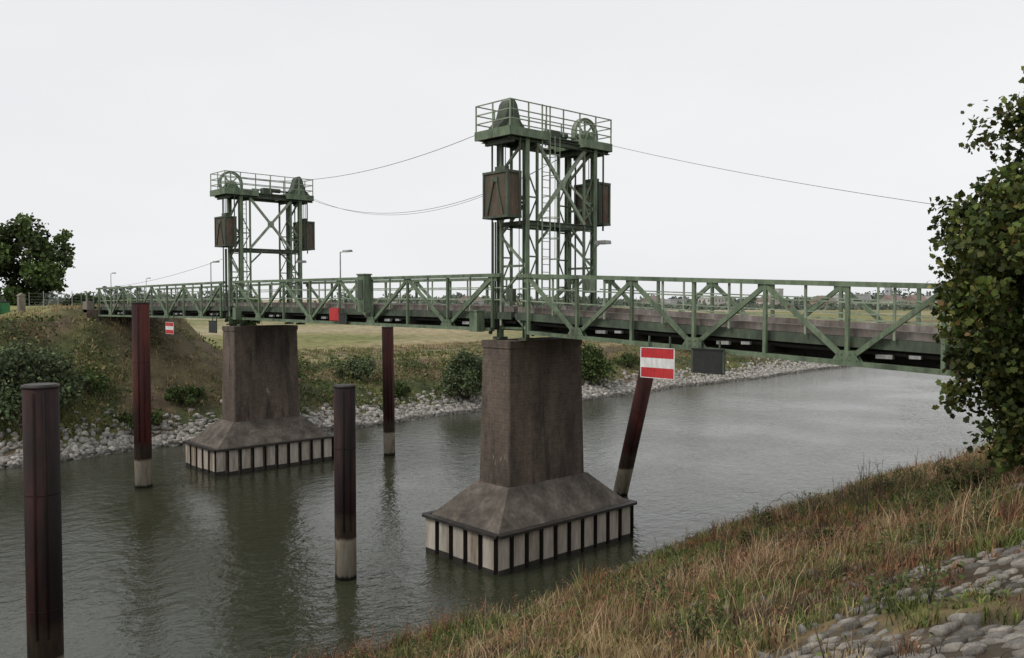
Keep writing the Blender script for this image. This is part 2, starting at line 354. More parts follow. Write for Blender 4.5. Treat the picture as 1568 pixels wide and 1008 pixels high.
# ------------------------------------------------------------ piers
def pier(xc,w=1.6,ytop=8.42):
    e=empty('bridge_pier'); s=B()
    y0,y1=22.25,26.35
    def loop(x0,x1,a,b,c,z): return [(x0+c,a,z),(x1-c,a,z),(x1,a+c,z),(x1,b-c,z),(x1-c,b,z),(x0+c,b,z),(x0,b-c,z),(x0,a+c,z)]
    h=w/2
    L0=loop(xc-h-.10,xc+h+.10,y0-.10,y1+.10,.05,2.6); L1=loop(xc-h,xc+h,y0,y1,.05,ytop-.28)
    vs=L0+L1; s.add(vs,[(k,(k+1)%8,(k+1)%8+8,k+8) for k in range(8)],0)
    L2=loop(xc-h-.04,xc+h+.04,y0-.04,y1+.04,.05,ytop-.28); L3=loop(xc-h-.04,xc+h+.04,y0-.04,y1+.04,.05,ytop)
    s.add(L2+L3,[(k,(k+1)%8,(k+1)%8+8,k+8) for k in range(8)]+[tuple(range(8,16)),tuple(range(8))[::-1]],0)
    s.build('shaft',[PIER],e)
    f=B(); fx0,fx1,fy0,fy1=xc-2.0,xc+2.0,20.62,27.95
    a=[(fx0,fy0,1.5),(fx1,fy0,1.5),(fx1,fy1,1.5),(fx0,fy1,1.5)]
    t=[(xc-h-.16,y0-.2,2.78),(xc+h+.16,y0-.2,2.78),(xc+h+.16,y1+.2,2.78),(xc-h-.16,y1+.2,2.78)]
    low=[(v[0],v[1],-1) for v in a]
    f.add(a+t+low,[(0,1,5,4),(1,2,6,5),(2,3,7,6),(3,0,4,7),(4,5,6,7),(0,8,9,1),(1,9,10,2),(2,10,11,3),(3,11,8,0)],0)
    f.build('footing',[FOOT],e)
    c=B(); o=.2
    for p,q in (((fx0-o,fy0-o),(fx1+o,fy0-o)),((fx1+o,fy0-o),(fx1+o,fy1+o)),((fx1+o,fy1+o),(fx0-o,fy1+o)),((fx0-o,fy1+o),(fx0-o,fy0-o))):
        c.beam((*p,1.46),(*q,1.46),.28,.10,0)
    c.build('cap',[CAP],e)
    sh=B()
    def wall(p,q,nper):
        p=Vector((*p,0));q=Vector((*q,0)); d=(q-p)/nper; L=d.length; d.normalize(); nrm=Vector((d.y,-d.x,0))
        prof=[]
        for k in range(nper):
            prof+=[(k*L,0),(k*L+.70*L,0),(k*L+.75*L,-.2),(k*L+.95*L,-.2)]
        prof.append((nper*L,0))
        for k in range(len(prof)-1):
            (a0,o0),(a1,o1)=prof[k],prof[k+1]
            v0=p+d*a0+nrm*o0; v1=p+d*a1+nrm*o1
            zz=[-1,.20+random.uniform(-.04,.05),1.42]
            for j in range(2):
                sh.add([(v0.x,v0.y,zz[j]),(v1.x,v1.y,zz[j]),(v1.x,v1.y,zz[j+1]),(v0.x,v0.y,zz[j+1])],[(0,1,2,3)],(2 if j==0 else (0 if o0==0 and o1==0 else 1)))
    o=.17
    wall((fx0-o,fy0-o),(fx1+o,fy0-o),5); wall((fx1+o,fy0-o),(fx1+o,fy1+o),10)
    wall((fx1+o,fy1+o),(fx0-o,fy1+o),5); wall((fx0-o,fy1+o),(fx0-o,fy0-o),10)
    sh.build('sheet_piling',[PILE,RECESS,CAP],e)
    return e
pier(-24.95); pier(-48.85)

# ------------------------------------------------------------ towers
def tower(xc,wheel_near,name='lift_tower'):
    e=empty(name); s=B(); hx=.74; yn,yf=22.9,26.8; yni,yfi=23.5,26.2
    ZT=16.3; zb=8.5
    for y,yi in ((yn,yni),(yf,yfi)):
        for sx in(-1,1):
            s.ibeam((xc+sx*hx,y,zb),(xc+sx*hx,y,ZT),.2,0)
            s.beam((xc+sx*hx,yi,zb+.6),(xc+sx*hx,yi,ZT),.09,.09,0)
            s.box((xc+sx*hx,y,zb),(.42,.42,.1),1)
            z=9.4;k=0
            while z<ZT-1.2:
                a,b_=(y,yi) if k%2 else (yi,y)
                s.beam((xc+sx*hx,a,z),(xc+sx*hx,b_,z+1.15),.045,.045,0); s.beam((xc+sx*hx,y,z),(xc+sx*hx,yi,z),.05,.06,0)
                z+=1.15;k+=1
        z=8.9;k=0;st=1.22
        while z+st<=ZT+.05:
            sg=1 if k%2 else -1
            s.beam((xc-sg*hx,y,z),(xc+sg*hx,y,z+st),.09,.08,2)
            if k%2==0: s.beam((xc-hx,y,z),(xc+hx,y,z),.07,.09,0)
            z+=st;k+=1
        s.beam((xc-hx,y,13.0),(xc+hx,y,13.0),.12,.16,1)
        s.beam((xc-hx,yi,13.0),(xc+hx,yi,13.0),.10,.12,1)
        o=-1 if y==yn else 1
        for sx in(-1,1):
            s.beam((xc+sx*.75,y,9.7),(xc+sx*1.25,y+o*.1,8.65),.11,.11,1)
    for sx in(-1,1):
        s.ibeam((xc+sx*hx,yn,13.0),(xc+sx*hx,yf,13.0),.18,1)
        s.ibeam((xc+sx*hx,yn-.9,16.22),(xc+sx*hx,yf+.9,16.22),.2,1)
    x=xc+hx
    s.beam((x,yni,13.1),(x,yfi,16.1),.09,.14,2); s.beam((x+.01,yfi,13.1),(x+.01,yni,16.1),.09,.14,2)
    s.box((x,24.85,14.6),(.05,.4,.4),2)
    for yy,s2 in((yni,1),(yfi,-1)): s.beam((x,yy,12.2),(x,yy+s2*.8,12.95),.08,.08,0)
    if wheel_near:
        lx=xc-hx-.16
        for y in(23.62,24.05): s.beam((lx,y,9.4),(lx,y,16.5),.04,.05,2)
        z=9.6
        while z<16.5: s.beam((lx,23.62,z),(lx,24.05,z),.025,.025,2); z+=.3
    else:
        lx=xc+hx+.16
        for y in(23.62,24.05): s.beam((lx,y,9.4),(lx,y,17.6),.04,.05,2)
        z=9.6
        while z<16.6: s.beam((lx,23.62,z),(lx,24.05,z),.025,.025,2); z+=.3
        z=11.6
        while z<16.3:
            pts=[(lx,23.6),(lx+.35,23.5),(lx+.62,23.7),(lx+.62,23.97),(lx+.35,24.17),(lx,24.07)]
            for a,b_ in zip(pts[:-1],pts[1:]): s.beam((*a,z),(*b_,z),.02,.03,2)
            z+=.8
        for p in((lx+.62,23.7),(lx+.62,23.97)): s.beam((*p,11.6),(*p,16.3),.02,.02,2)
    s.cyl((xc-.5,22.72,9),(xc-.5,22.72,16.2),.05,8,2); s.cyl((xc-.95,22.7,9.4),(xc-.95,22.7,13.1),.04,6,1)
    s.cyl((xc-.8,22.7,9.4),(xc-.8,22.7,13.1),.04,6,1)
    s.box((xc+.82,26.5,10.6),(.25,.35,.6),2); s.box((xc+.1,22.72,10.2),(.35,.2,.5),1)
    s.build('frame',[GREEN,DGREEN,PALE],e)
    p=B(); x0,x1=xc-.98,xc+.98; ya,yb=21.85,27.6
    for (a,b_) in ((ya,23.9),(25.9,yb)):
        p.box((xc,(a+b_)/2,16.44),(x1-x0,b_-a,.05),1)
        for xx in(x0,x1): p.beam((xx,a,16.38),(xx,b_,16.38),.1,.32,0)
        for yy in(a,b_): p.beam((x0-.04,yy,16.375),(x1+.04,yy,16.375),.1,.34,0)
        for yy in(a+.35,b_-.35): p.beam((x0+.2,yy,16.1),(x1-.2,yy,16.1),.14,.18,1)
    p.box((xc+.35,24.9,16.44),(.8,2.05,.05),1)
    def rail(a,b_):
        a=Vector(a);b_=Vector(b_);n=max(1,round((b_-a).length/1.0))
        for z in(.38,.72,1.08): p.beam(a+Vector((0,0,z)),b_+Vector((0,0,z)),.04,.04,2)
        for k in range(n+1):
            q=a+(b_-a)*k/n; p.beam(q,q+Vector((0,0,1.1)),.045,.045,2)
    z=16.46
    rail((x0,ya,z),(x0,yb,z)); rail((x1,ya,z),(x1,yb,z)); rail((x0,ya,z),(x1,ya,z)); rail((x0,yb,z),(x1,yb,z))
    p.build('platform',[GREEN,DGREEN,PALE],e)
    for near in(True,False):
        q=B(); cy=22.65 if near else 27.05; zc=16.95; uncovered=(near==wheel_near)
        for dx in(-.34,.34):
            q.prism([(cy-.5,16.47),(cy+.5,16.47),(cy+.14,17.05),(cy-.14,17.05)],xc+dx-.03,xc+dx+.03,0)
        if uncovered:
            q.ring((xc,cy,zc),.66,.12,30,1); q.ring((xc-.09,cy,zc),.72,.035,30,1); q.ring((xc+.09,cy,zc),.72,.035,30,1)
            for k in range(8):
                a=k*math.pi/4; q.beam((xc,cy,zc),(xc,cy+.62*math.cos(a),zc+.62*math.sin(a)),.06,.07,1)
            q.cyl((xc-.4,cy,zc),(xc+.4,cy,zc),.1,12,1); q.cyl((xc-.15,cy,zc),(xc+.15,cy,zc),.2,14,1)
        else:
            pr=[(cy-.8,16.5),(cy+.8,16.5),(cy+.76,16.62),(cy+.42,16.95),(cy+.30,17.3),(cy+.22,17.58),(cy+.1,17.74),(cy,17.78),(cy-.1,17.74),(cy-.22,17.58),(cy-.30,17.3),(cy-.42,16.95),(cy-.76,16.62)]
            q.prism(pr,xc-.28,xc+.28,1)
            q.beam((xc+.29,cy,16.5),(xc+.29,cy,17.7),.05,.03,0); q.box((xc+.31,cy,16.75),(.05,.5,.35),0)
        q.cyl((xc,24.0 if near else 24.9,16.75),(xc,24.9 if near else 26.5,16.75),.05,8,1)
        q.build('sheave',[GREEN,PALE if uncovered else DGREEN],e)
    q=B(); q.box((xc+.1,24.9,16.68),(.45,.6,.34),0); q.cyl((xc+.1,25.2,16.75),(xc+.1,25.8,16.75),.13,12,0); q.build('winch_motor',[DGREEN],e)
    for near in(True,False):
        q=B(); y0_,y1_=(21.95,22.6) if near else (27.15,27.8); yc=(y0_+y1_)/2; cx0,cx1=xc-.62,xc+.72; cxm=(cx0+cx1)/2
        q.box((cxm,yc,14.05),(cx1-cx0,y1_-y0_,1.62),0)
        for xx in(cx0,cx1):
            for yy in(y0_,y1_): q.beam((xx,yy,13.18),(xx,yy,14.92),.09,.09,1)
        for zz in(13.2,14.9):
            for yy in(y0_,y1_): q.beam((cx0-.05,yy,zz),(cx1+.05,yy,zz),.10,.09,1)
            for xx in(cx0,cx1): q.beam((xx,y0_-.05,zz),(xx,y1_+.05,zz),.10,.095,1)
        for yy in (y0_-.03,y1_+.03):
            q.beam((cxm-.45,yy,13.3),(cxm-.08,yy,14.6),.06,.05,1); q.beam((cxm+.45,yy,13.3),(cxm+.08,yy,14.6),.06,.05,1)
            q.box((cxm,yy,14.62),(.3,.05,.18),1)
        for dx in(-.2,0,.2): q.cyl((cxm+dx,yc,14.9),(cxm+dx,yc,16.7),.018,6,3)
        q.box((cxm,yc,15.05),(.6,.2,.22),1)
        for xx in(cx0-.12,cx1+.12): q.beam((xx,yc+(.2 if near else -.2),9.3 if xx<cxm else 12.9),(xx,yc+(.2 if near else -.2),16.3),.05,.06,1)
        q.build('counterweight',[RUSTW,DGREEN,GREEN,CABLE],e)
    q=B()
    for y in(23.35,26.35):
        for dx in(-.12,.12): q.cyl((xc+dx,y,9.6),(xc+dx,y,16.9),.016,6,0)
    q.build('hoist_ropes',[CABLE],e)
    q=B(); q.cyl((xc+.8,26.7,12.1),(xc+1.5,26.4,12.35),.03,6,0); q.prism([(26.15,12.28),(26.65,12.28),(26.6,12.42),(26.2,12.42)],xc+1.35,xc+1.85,0)
    q.build('floodlight',[GALV],e)
    return e
tower(-24.65,False); tower(-49.2,True)

def cable(a,b_,sag,r=.018,name='overhead_cable'):
    q=B(); n=28; a=Vector(a);b_=Vector(b_)
    pts=[a.lerp(b_,k/n)-Vector((0,0,sag*4*(k/n)*(1-k/n))) for k in range(n+1)]
    for k in range(n): q.cyl(pts[k],pts[k+1],r,6,0)
    return q.build(name,[CABLE])
cable((-48.6,22.7,17.3),(-25.6,22.4,16.7),.9,.011)
cable((-48.3,27.2,16.4),(-25.6,27.2,16.4),1.7,.011)
cable((-48.3,27.3,16.5),(-25.6,27.3,16.5),1.9,.009)
cable((-23.7,27.5,16.5),(-2.0,27.4,11.2),.35,.009)
cable((-50.2,22.6,12.5),(-73.4,22.5,10.95),.35,.010)

# ------------------------------------------------------------ mooring poles
def pole(base,top,r,mat,strip=True):
    e=empty('mooring_pole'); q=B(); b0=Vector(base);t0=Vector(top)
    b0=b0-(t0-b0)*.15
    q.cyl(b0,t0,r,36,0); q.build('tube',[mat],e,True)
    d=(t0-b0).normalized(); q=B()
    q.cyl(t0-d*.05,t0+d*.02,r*1.03,36,0); q.cyl(t0+d*.02,t0+d*.035,r*.92,36,0); q.build('cap_plate',[CAP],e,True)
    q=B()
    for f in (.42,.72): 
        c=b0.lerp(t0,f); q.cyl(c,c+d*.03,r*1.008,36,0)
    if strip:
        for ang,ww in ((.9,.09),(1.5,.06)):
            o=Vector((math.sin(ang),-math.cos(ang),0))*(r-.005)
            q.beam(b0.lerp(t0,.35)+o,t0-d*.15+o,ww,.04,0)
    q.build('weld_seams',[mat],e,True)
pole((-22.42,5.55,0),(-22.42,5.55,8.0),.39,POLE)
pole((-46.75,16.45,0),(-46.8,16.45,9.85),.44,POLER)
pole((-26.45,16.35,0),(-26.45,16.35,6.95),.385,POLE)
pole((-45.6,31.5,0),(-45.6,31.4,8.25),.37,POLER)
pole((-28.2,33.7,0),(-25.95,33.06,6.7),.38,POLER)

# ------------------------------------------------------------ signs
def sign(x,z,w,h,kind):
    e=empty('navigation_sign' if kind=='rwr' else ('red_sign_board' if kind=='red' else 'signal_light_panel')); q=B(); y=22.2
    if kind=='rwr':
        t=h/3
        q.box((x,y,z+t),(w,.03,t-.002),0); q.box((x,y,z),(w,.03,t-.002),1); q.box((x,y,z-t),(w,.03,t-.002),0)
        for zz in(z+h/2+.012,z-h/2-.012): q.beam((x-w/2-.02,y,zz),(x+w/2+.02,y,zz),.05,.02,1)
        for xx in(x-w/2-.012,x+w/2+.012): q.beam((xx,y,z-h/2),(xx,y,z+h/2),.02,.05,1)
    elif kind=='red': q.box((x,y,z),(w,.05,h),0)
    else:
        q.box((x,y,z),(w,.12,h),2)
        for xx in(x-w/2,x+w/2): q.beam((xx,y-.02,z-h/2),(xx,y-.02,z+h/2),.05,.16,3)
        for zz in(z-h/2,z+h/2): q.beam((x-w/2-.03,y-.02,zz),(x+w/2+.03,y-.02,zz),.15,.04,2)
    for xx in(x-w*.32,x+w*.32): q.beam((xx,y+.06,z-h*.4),(xx,y+.12,ztop(x)-1.9),.05,.05,3)
    q.build('board',[REDP,WHITEP,DARKP,DGREEN],e)
sign(-17.04,7.98,1.3,.95,'rwr'); sign(-15.1,8.15,1.05,.72,'dark')
sign(-57.8,8.1,1.3,.75,'rwr'); sign(-50.9,8.35,.9,.7,'dark')
sign(-36.8,9.3,.85,.62,'red'); sign(-36.0,9.1,.5,.5,'dark')

def lamp(x,y,zb,zt,d=1):
    e=empty('street_lamp'); q=B()
    q.cyl((x,y,zb),(x,y,zt),.055,8,0,.035); q.cyl((x,y,zt),(x+.5*d,y+.35*d,zt+.06),.03,6,0)
    q.prism([(y+.2*d-.14,zt),(y+.2*d+.14,zt),(y+.2*d+.1,zt+.12),(y+.2*d-.1,zt+.12)],x+.1,x+.85,0)
    q.cyl((x,y,zb),(x,y,zb+.5),.09,8,0); q.build('post',[GALV],e)
lamp(-44.7,27.4,9.5,12.85); lamp(-63.1,27.4,9.3,12.8); lamp(-105,33.6,8.4,13.0); lamp(-122.8,44,5,12.9)

# ------------------------------------------------------------ survey frame (rotation of map axes)
def sv(r,d): return (.68*r-.7335*d,.7335*r+.68*d)
def hz(x,y): return float(HT(np.array([float(x)]),np.array([float(y)]))[0])

# ------------------------------------------------------------ vegetation
def pick(n,cols,wt):
    c=np.array(cols)[rng.choice(len(cols),n,p=np.array(wt)/sum(wt))]
    return c*rng.uniform(.65,1.35,(n,1))*rng.uniform(.9,1.1,(n,3))
def tufts(name,n,xr,yr,bl,hr,w0,palette_fn,keep=None):
    x=rng.uniform(*xr,n); y=rng.uniform(*yr,n)
    if keep is not None:
        k=keep(x,y); x=x[k];y=y[k]
    n=len(x); dist=np.hypot(x,y)
    h=rng.uniform(hr[0],hr[1],n)*(1+.55*vn(x,y,.8,4)); h=np.clip(h,.07,2)
    cb=palette_fn(x,y)
    X_=np.repeat(x,bl);Y_=np.repeat(y,bl); sp=np.repeat(.10+.25*h,bl)
    X_=X_+rng.normal(size=n*bl)*sp*.5; Y_=Y_+rng.normal(size=n*bl)*sp*.5
    Zz=HT(X_,Y_)-.03; P=np.stack([X_,Y_,Zz],1)
    Hh=np.repeat(h,bl)*rng.uniform(.45,1.15,n*bl); W=w0*(1+np.repeat(dist,bl)*.05)*rng.uniform(.6,1.4,n*bl)
    c=np.repeat(cb,bl,0)*rng.uniform(.7,1.35,(n*bl,1))
    return blades(name,P,Hh,W,rng.uniform(.1,.75,n*bl),c)
def pal_near(x,y):
    n=len(x); a=vn(x,y,.38)+rng.normal(size=n)*.30; b=vn(x,y,.55,9)+rng.normal(size=n)*.30; d=vn(x,y,.7,17)+rng.normal(size=n)*.25
    c=np.where((a>.15)[:,None],C(.36,.27,.14),C(.135,.17,.05))
    c=np.where((b>.30)[:,None],C(.25,.13,.07),c)
    c=np.where((d>.45)[:,None],C(.13,.09,.06),c)
    c=np.where((d<-.55)[:,None],C(.17,.20,.055),c); return c*rng.uniform(.65,1.15,(n,1))
def vis(x,y):
    d=-.7335*x+.68*y; r=.68*x+.7335*y
    return (d>2.5)&(np.abs(r)<.66*d+2.5)&(x>xnear(y)-.2)
def nocob(x,y): return vis(x,y)&(~cobz(x,y)|(rng.uniform(size=len(x))<.10))
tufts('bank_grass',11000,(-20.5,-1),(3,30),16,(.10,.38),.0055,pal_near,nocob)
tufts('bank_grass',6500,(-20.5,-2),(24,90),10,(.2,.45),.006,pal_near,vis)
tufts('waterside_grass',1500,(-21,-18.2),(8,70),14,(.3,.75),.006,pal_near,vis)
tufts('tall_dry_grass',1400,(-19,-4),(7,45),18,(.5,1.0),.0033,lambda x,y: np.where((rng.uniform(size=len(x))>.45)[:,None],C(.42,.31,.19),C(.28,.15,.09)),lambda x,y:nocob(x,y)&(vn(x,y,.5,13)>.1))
n=680; x=rng.uniform(-19,-3.5,n); y=rng.uniform(7,50,n); k=nocob(x,y)&(vn(x,y,.45,16)>-.15); x=x[k];y=y[k]
q=B(); PP=[];CC=[]
for xx,yy in zip(x,y):
    z=hz(xx,yy); h=random.uniform(.45,1.0); a=random.uniform(0,6.28); l=random.uniform(.05,.25)
    t=Vector((xx+l*math.cos(a),yy+l*math.sin(a),z+h)); q.cyl((xx,yy,z),t,.005,4,0,.003)
    for j in range(34):
        f=random.uniform(.45,1.0); PP.append((xx+(t.x-xx)*f+random.gauss(0,.035*(1.3-f)*2),yy+(t.y-yy)*f+random.gauss(0,.035*(1.3-f)*2),z+h*f)); CC.append((.26,.13,.075))
q.build('dock_stems',[BARK]); PP=np.array(PP);CC=np.array(CC)*rng.uniform(.6,1.5,(len(PP),1))
leaves('dock_seed_heads',PP,rng.uniform(.02,.045,len(PP)),CC)
n=380; x=rng.uniform(-18,-3.5,n); y=rng.uniform(7,40,n); k=nocob(x,y)&(vn(x,y,.4,19)>-.05); x=x[k];y=y[k]
q=B(); PP=[];CC=[]
for xx,yy in zip(x,y):
    z=hz(xx,yy); big=random.uniform(.7,1.3)
    for s_ in range(5):
        h=random.uniform(.3,.75)*big; a=random.uniform(0,6.28); l=random.uniform(.05,.35)
        t=Vector((xx+l*math.cos(a),yy+l*math.sin(a),z+h)); q.cyl((xx,yy,z),t,.006,4,0,.003)
        for j in range(32):
            f=random.uniform(.1,1.0); w_=.10*(1.15-f); PP.append((xx+(t.x-xx)*f+random.gauss(0,w_),yy+(t.y-yy)*f+random.gauss(0,w_),z+h*f)); CC.append((.11,.145,.05) if s_%3 else (.16,.175,.06))
q.build('mugwort_stems',[BARK]); PP=np.array(PP);CC=np.array(CC)*rng.uniform(.5,1.3,(len(PP),1))
leaves('mugwort_leaves',PP,rng.uniform(.025,.07,len(PP)),CC)
n=26000; x=rng.uniform(-20,-1.5,n); y=rng.uniform(3,45,n); k=nocob(x,y)&(vn(x,y,.5,11)>.0); x=x[k];y=y[k];n=len(x)
leaves('bank_weeds',np.stack([x,y,HT(x,y)+rng.uniform(0,.14,n)],1),rng.uniform(.04,.10,n),pick(n,[(.085,.12,.035),(.125,.15,.045),(.2,.15,.07)],[4,4,1]),flat=1.5)

bm=bmesh.new(); bmesh.ops.create_icosphere(bm,subdivisions=2,radius=1); bv=np.array([v.co[:] for v in bm.verts]); bf=np.array([[v.index for v in f.verts] for f in bm.faces]); bm.free()
bm=bmesh.new(); bmesh.ops.create_icosphere(bm,subdivisions=1,radius=1); bv1=np.array([v.co[:] for v in bm.verts]); bf1=np.array([[v.index for v in f.verts] for f in bm.faces]); bm.free()
def stones(name,P,S,col,bv,bf,sq=.65,slope=0,smooth=False,rot=True):
    n=len(P); base=np.sign(bv)*np.abs(bv)**sq
    V=base[None]*S[:,None,:]*(1+rng.normal(size=(n,len(bv),1))*.09)
    a=rng.uniform(0,6.28,n) if rot else rng.normal(size=n)*.25
    ca,sa=np.cos(a)[:,None],np.sin(a)[:,None]
    x=V[:,:,0]*ca-V[:,:,1]*sa; y=V[:,:,0]*sa+V[:,:,1]*ca; z=V[:,:,2]+slope*x+ (rng.normal(size=(n,1))*.10)*x+(rng.normal(size=(n,1))*.10)*y
    V=np.stack([x,y,z],2)+P[:,None,:]
    idx=(bf[None]+(np.arange(n)*len(bv))[:,None,None]).ravel()
    return mesh_np(name,V.reshape(-1,3),idx,np.arange(n*len(bf))*3,STONE,np.repeat(col,len(bv),0),smooth=smooth)
gx,gy=np.meshgrid(np.arange(-6.0,-1,.21),np.arange(2,19,.20),indexing='ij'); gx=gx.ravel()+rng.normal(size=gx.size)*.03; gy=gy.ravel()+rng.normal(size=gy.size)*.03
k=cobz(gx,gy)&(rng.uniform(size=len(gx))<.9); gx=gx[k];gy=gy[k];n=len(gx)
g=rng.uniform(.12,.34,(n,1)); colr=g*np.array([1,.92,.82])
stones('cobblestone_revetment',np.stack([gx,gy,HT(gx,gy)-.02+rng.normal(size=n)*.013],1),np.stack([rng.uniform(.07,.115,n),rng.uniform(.065,.11,n),rng.uniform(.05,.065,n)],1),colr,bv,bf,.6,.4,False,False)
n=140; x=rng.uniform(-9,-4.5,n); y=rng.uniform(7.5,24,n); 
stones('loose_stone',np.stack([x,y,HT(x,y)],1),rng.uniform(.04,.10,(n,3)),rng.uniform(.13,.28,(n,1))*np.array([1,.95,.9]),bv,bf,.7)
n=9500; y=rng.uniform(-12,150,n); t=np.abs(rng.normal(size=n))*1.7-.3; t=np.minimum(t,5.0); x=xfar(y)-t
g=rng.uniform(.20,.46,(n,1)); g=np.where(rng.uniform(size=(n,1))<.08,.55,g); colr=g*np.array([1,.95,.87]); colr=np.where((t<.2)[:,None],colr*.4,colr)
stones('riprap',np.stack([x,y,HT(x,y)+.03],1),rng.uniform(.10,.30,(n,3))*np.array([1,1,.8]),colr,bv1,bf1,.75)
n=1200; y=rng.uniform(0,90,n); x=xnear(y)+np.abs(rng.normal(size=n))*.5-.1
stones('riprap',np.stack([x,y,HT(x,y)+.0],1),rng.uniform(.08,.25,(n,3)),rng.uniform(.06,.2,(n,1))*np.array([1,.95,.88]),bv1,bf1,.75)

n=64000; y=rng.uniform(-10,60,n); y=np.where(rng.uniform(size=n)<.25,rng.uniform(60,140,n),y); t=rng.uniform(2.2,15,n); x=xfar(y)-t
dens=.50+.6*vn(x,y,.5,8)-sst(20,25,y)*sst(37,31,y)*.5-sst(34,40,y)*.12-sst(60,80,y)*.3
k=rng.uniform(size=n)<dens; x=x[k];y=y[k];t=t[k];n=len(x)
hh=np.clip(.35+.35*vn(x,y,.7,2),.05,.9)
cc=np.where((vn(x,y,.4,1)>.1)[:,None],C(.07,.105,.03),C(.12,.14,.045))*rng.uniform(.5,1.4,(n,1)); cc=np.where((rng.uniform(size=n)<.12)[:,None],C(.29,.245,.12),cc)
leaves('bank_undergrowth',np.stack([x,y,HT(x,y)+rng.uniform(0,1,n)*hh],1),rng.uniform(.12,.30,n),cc,flat=.8)
def pal_far(x,y):
    n=len(x); a=vn(x,y,.15,5)+rng.normal(size=n)*.4
    return np.where((a>-.2)[:,None],C(.32,.25,.135),C(.135,.16,.055))
def tuft_far(name,n,yr,tr,hr):
    y=rng.uniform(*yr,n); t=rng.uniform(*tr,n); x=xfar(y)-t; bl=9
    cb=pal_far(x,y); h=rng.uniform(*hr,n)
    X_=np.repeat(x,bl)+rng.normal(size=n*bl)*.2;Y_=np.repeat(y,bl)+rng.normal(size=n*bl)*.2
    P=np.stack([X_,Y_,HT(X_,Y_)-.03],1)
    blades(name,P,np.repeat(h,bl)*rng.uniform(.5,1.1,n*bl),rng.uniform(.02,.04,n*bl),rng.uniform(.1,.7,n*bl),np.repeat(cb,bl,0)*rng.uniform(.7,1.3,(n*bl,1)))
tuft_far('meadow_grass',7000,(-5,140),(3,26),(.2,.5))

def bush(name,c,R,ncl,nl,ls,cols,wt,shadow=.45):
    e=empty(name); c=np.array(c); R=np.array(R)
    d=rng.normal(size=(ncl,3)); d/=np.linalg.norm(d,axis=1)[:,None]; d[:,2]=np.abs(d[:,2])*1.0-.25
    rad=rng.uniform(.45,1.0,ncl)**.6
    P=c+d*R*rad[:,None]
    L=np.repeat(P,nl,0)+rng.normal(size=(ncl*nl,3))*R.mean()*.13
    g=HT(L[:,0],L[:,1]); L[:,2]=np.maximum(L[:,2],g+.03)
    tone=np.repeat(rng.uniform(.55,1.3,ncl),nl)
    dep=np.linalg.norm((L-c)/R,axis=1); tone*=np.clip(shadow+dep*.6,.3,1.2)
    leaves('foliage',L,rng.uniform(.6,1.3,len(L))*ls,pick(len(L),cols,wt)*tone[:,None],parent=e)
    q=B(); gz=hz(c[0],c[1])
    for k in range(0,ncl,max(1,ncl//22)):
        q.cyl((c[0]+random.gauss(0,.15),c[1]+random.gauss(0,.15),gz-.1),P[k],.05*R[0]*.5,5,0,.01)
    q.build('stems',[BARK],e)
WIL=[(.11,.145,.068),(.15,.185,.092),(.075,.10,.045)]
GRN=[(.07,.105,.03),(.10,.14,.04),(.045,.07,.02)]
x,y=-60.0,50.0; bush('willow_bush',(x,y,hz(x,y)+1.9),(2.0,2.0,3.0),60,110,.22,WIL,[3,2,2])
x,y=-62.5,14.6; bush('willow_bush',(x,y,hz(x,y)+1.8),(3.2,3.3,3.5),90,100,.24,WIL,[3,2,3])
x,y=-64.0,9.5; bush('willow_bush',(x,y,hz(x,y)+1.6),(3.2,3.3,3.0),60,100,.24,WIL,[3,2,3])
x,y=-64.5,33.0; bush('elder_bush',(x,y,hz(x,y)+1.4),(2.0,2.2,2.3),45,100,.22,GRN,[3,2,3])
x,y=-60.5,31.0; bush('elder_bush',(x,y,hz(x,y)+.7),(1.2,1.6,1.3),24,90,.2,GRN,[3,2,3])
x,y=-61,68; bush('elder_bush',(x,y,hz(x,y)+1.6),(2.2,2.2,2.8),45,100,.25,GRN,[3,2,3])
x,y=-66,42; bush('willow_bush',(x,y,hz(x,y)+.8),(1.8,1.8,1.2),24,90,.2,WIL,[3,2,3])
for (x,y,s) in ((-66,19,1.2),(-61.5,21.5,1.0),(-63.5,25.5,.9),(-67,12,1.3),(-62.5,44,.8),(-63,57,1.0),(-64,78,1.3),(-68,95,1.5)):
    bush('bramble_bush',(x,y,hz(x,y)+.4*s),(1.6*s,1.6*s,1.0*s),22,80,.18,GRN,[3,2,2])

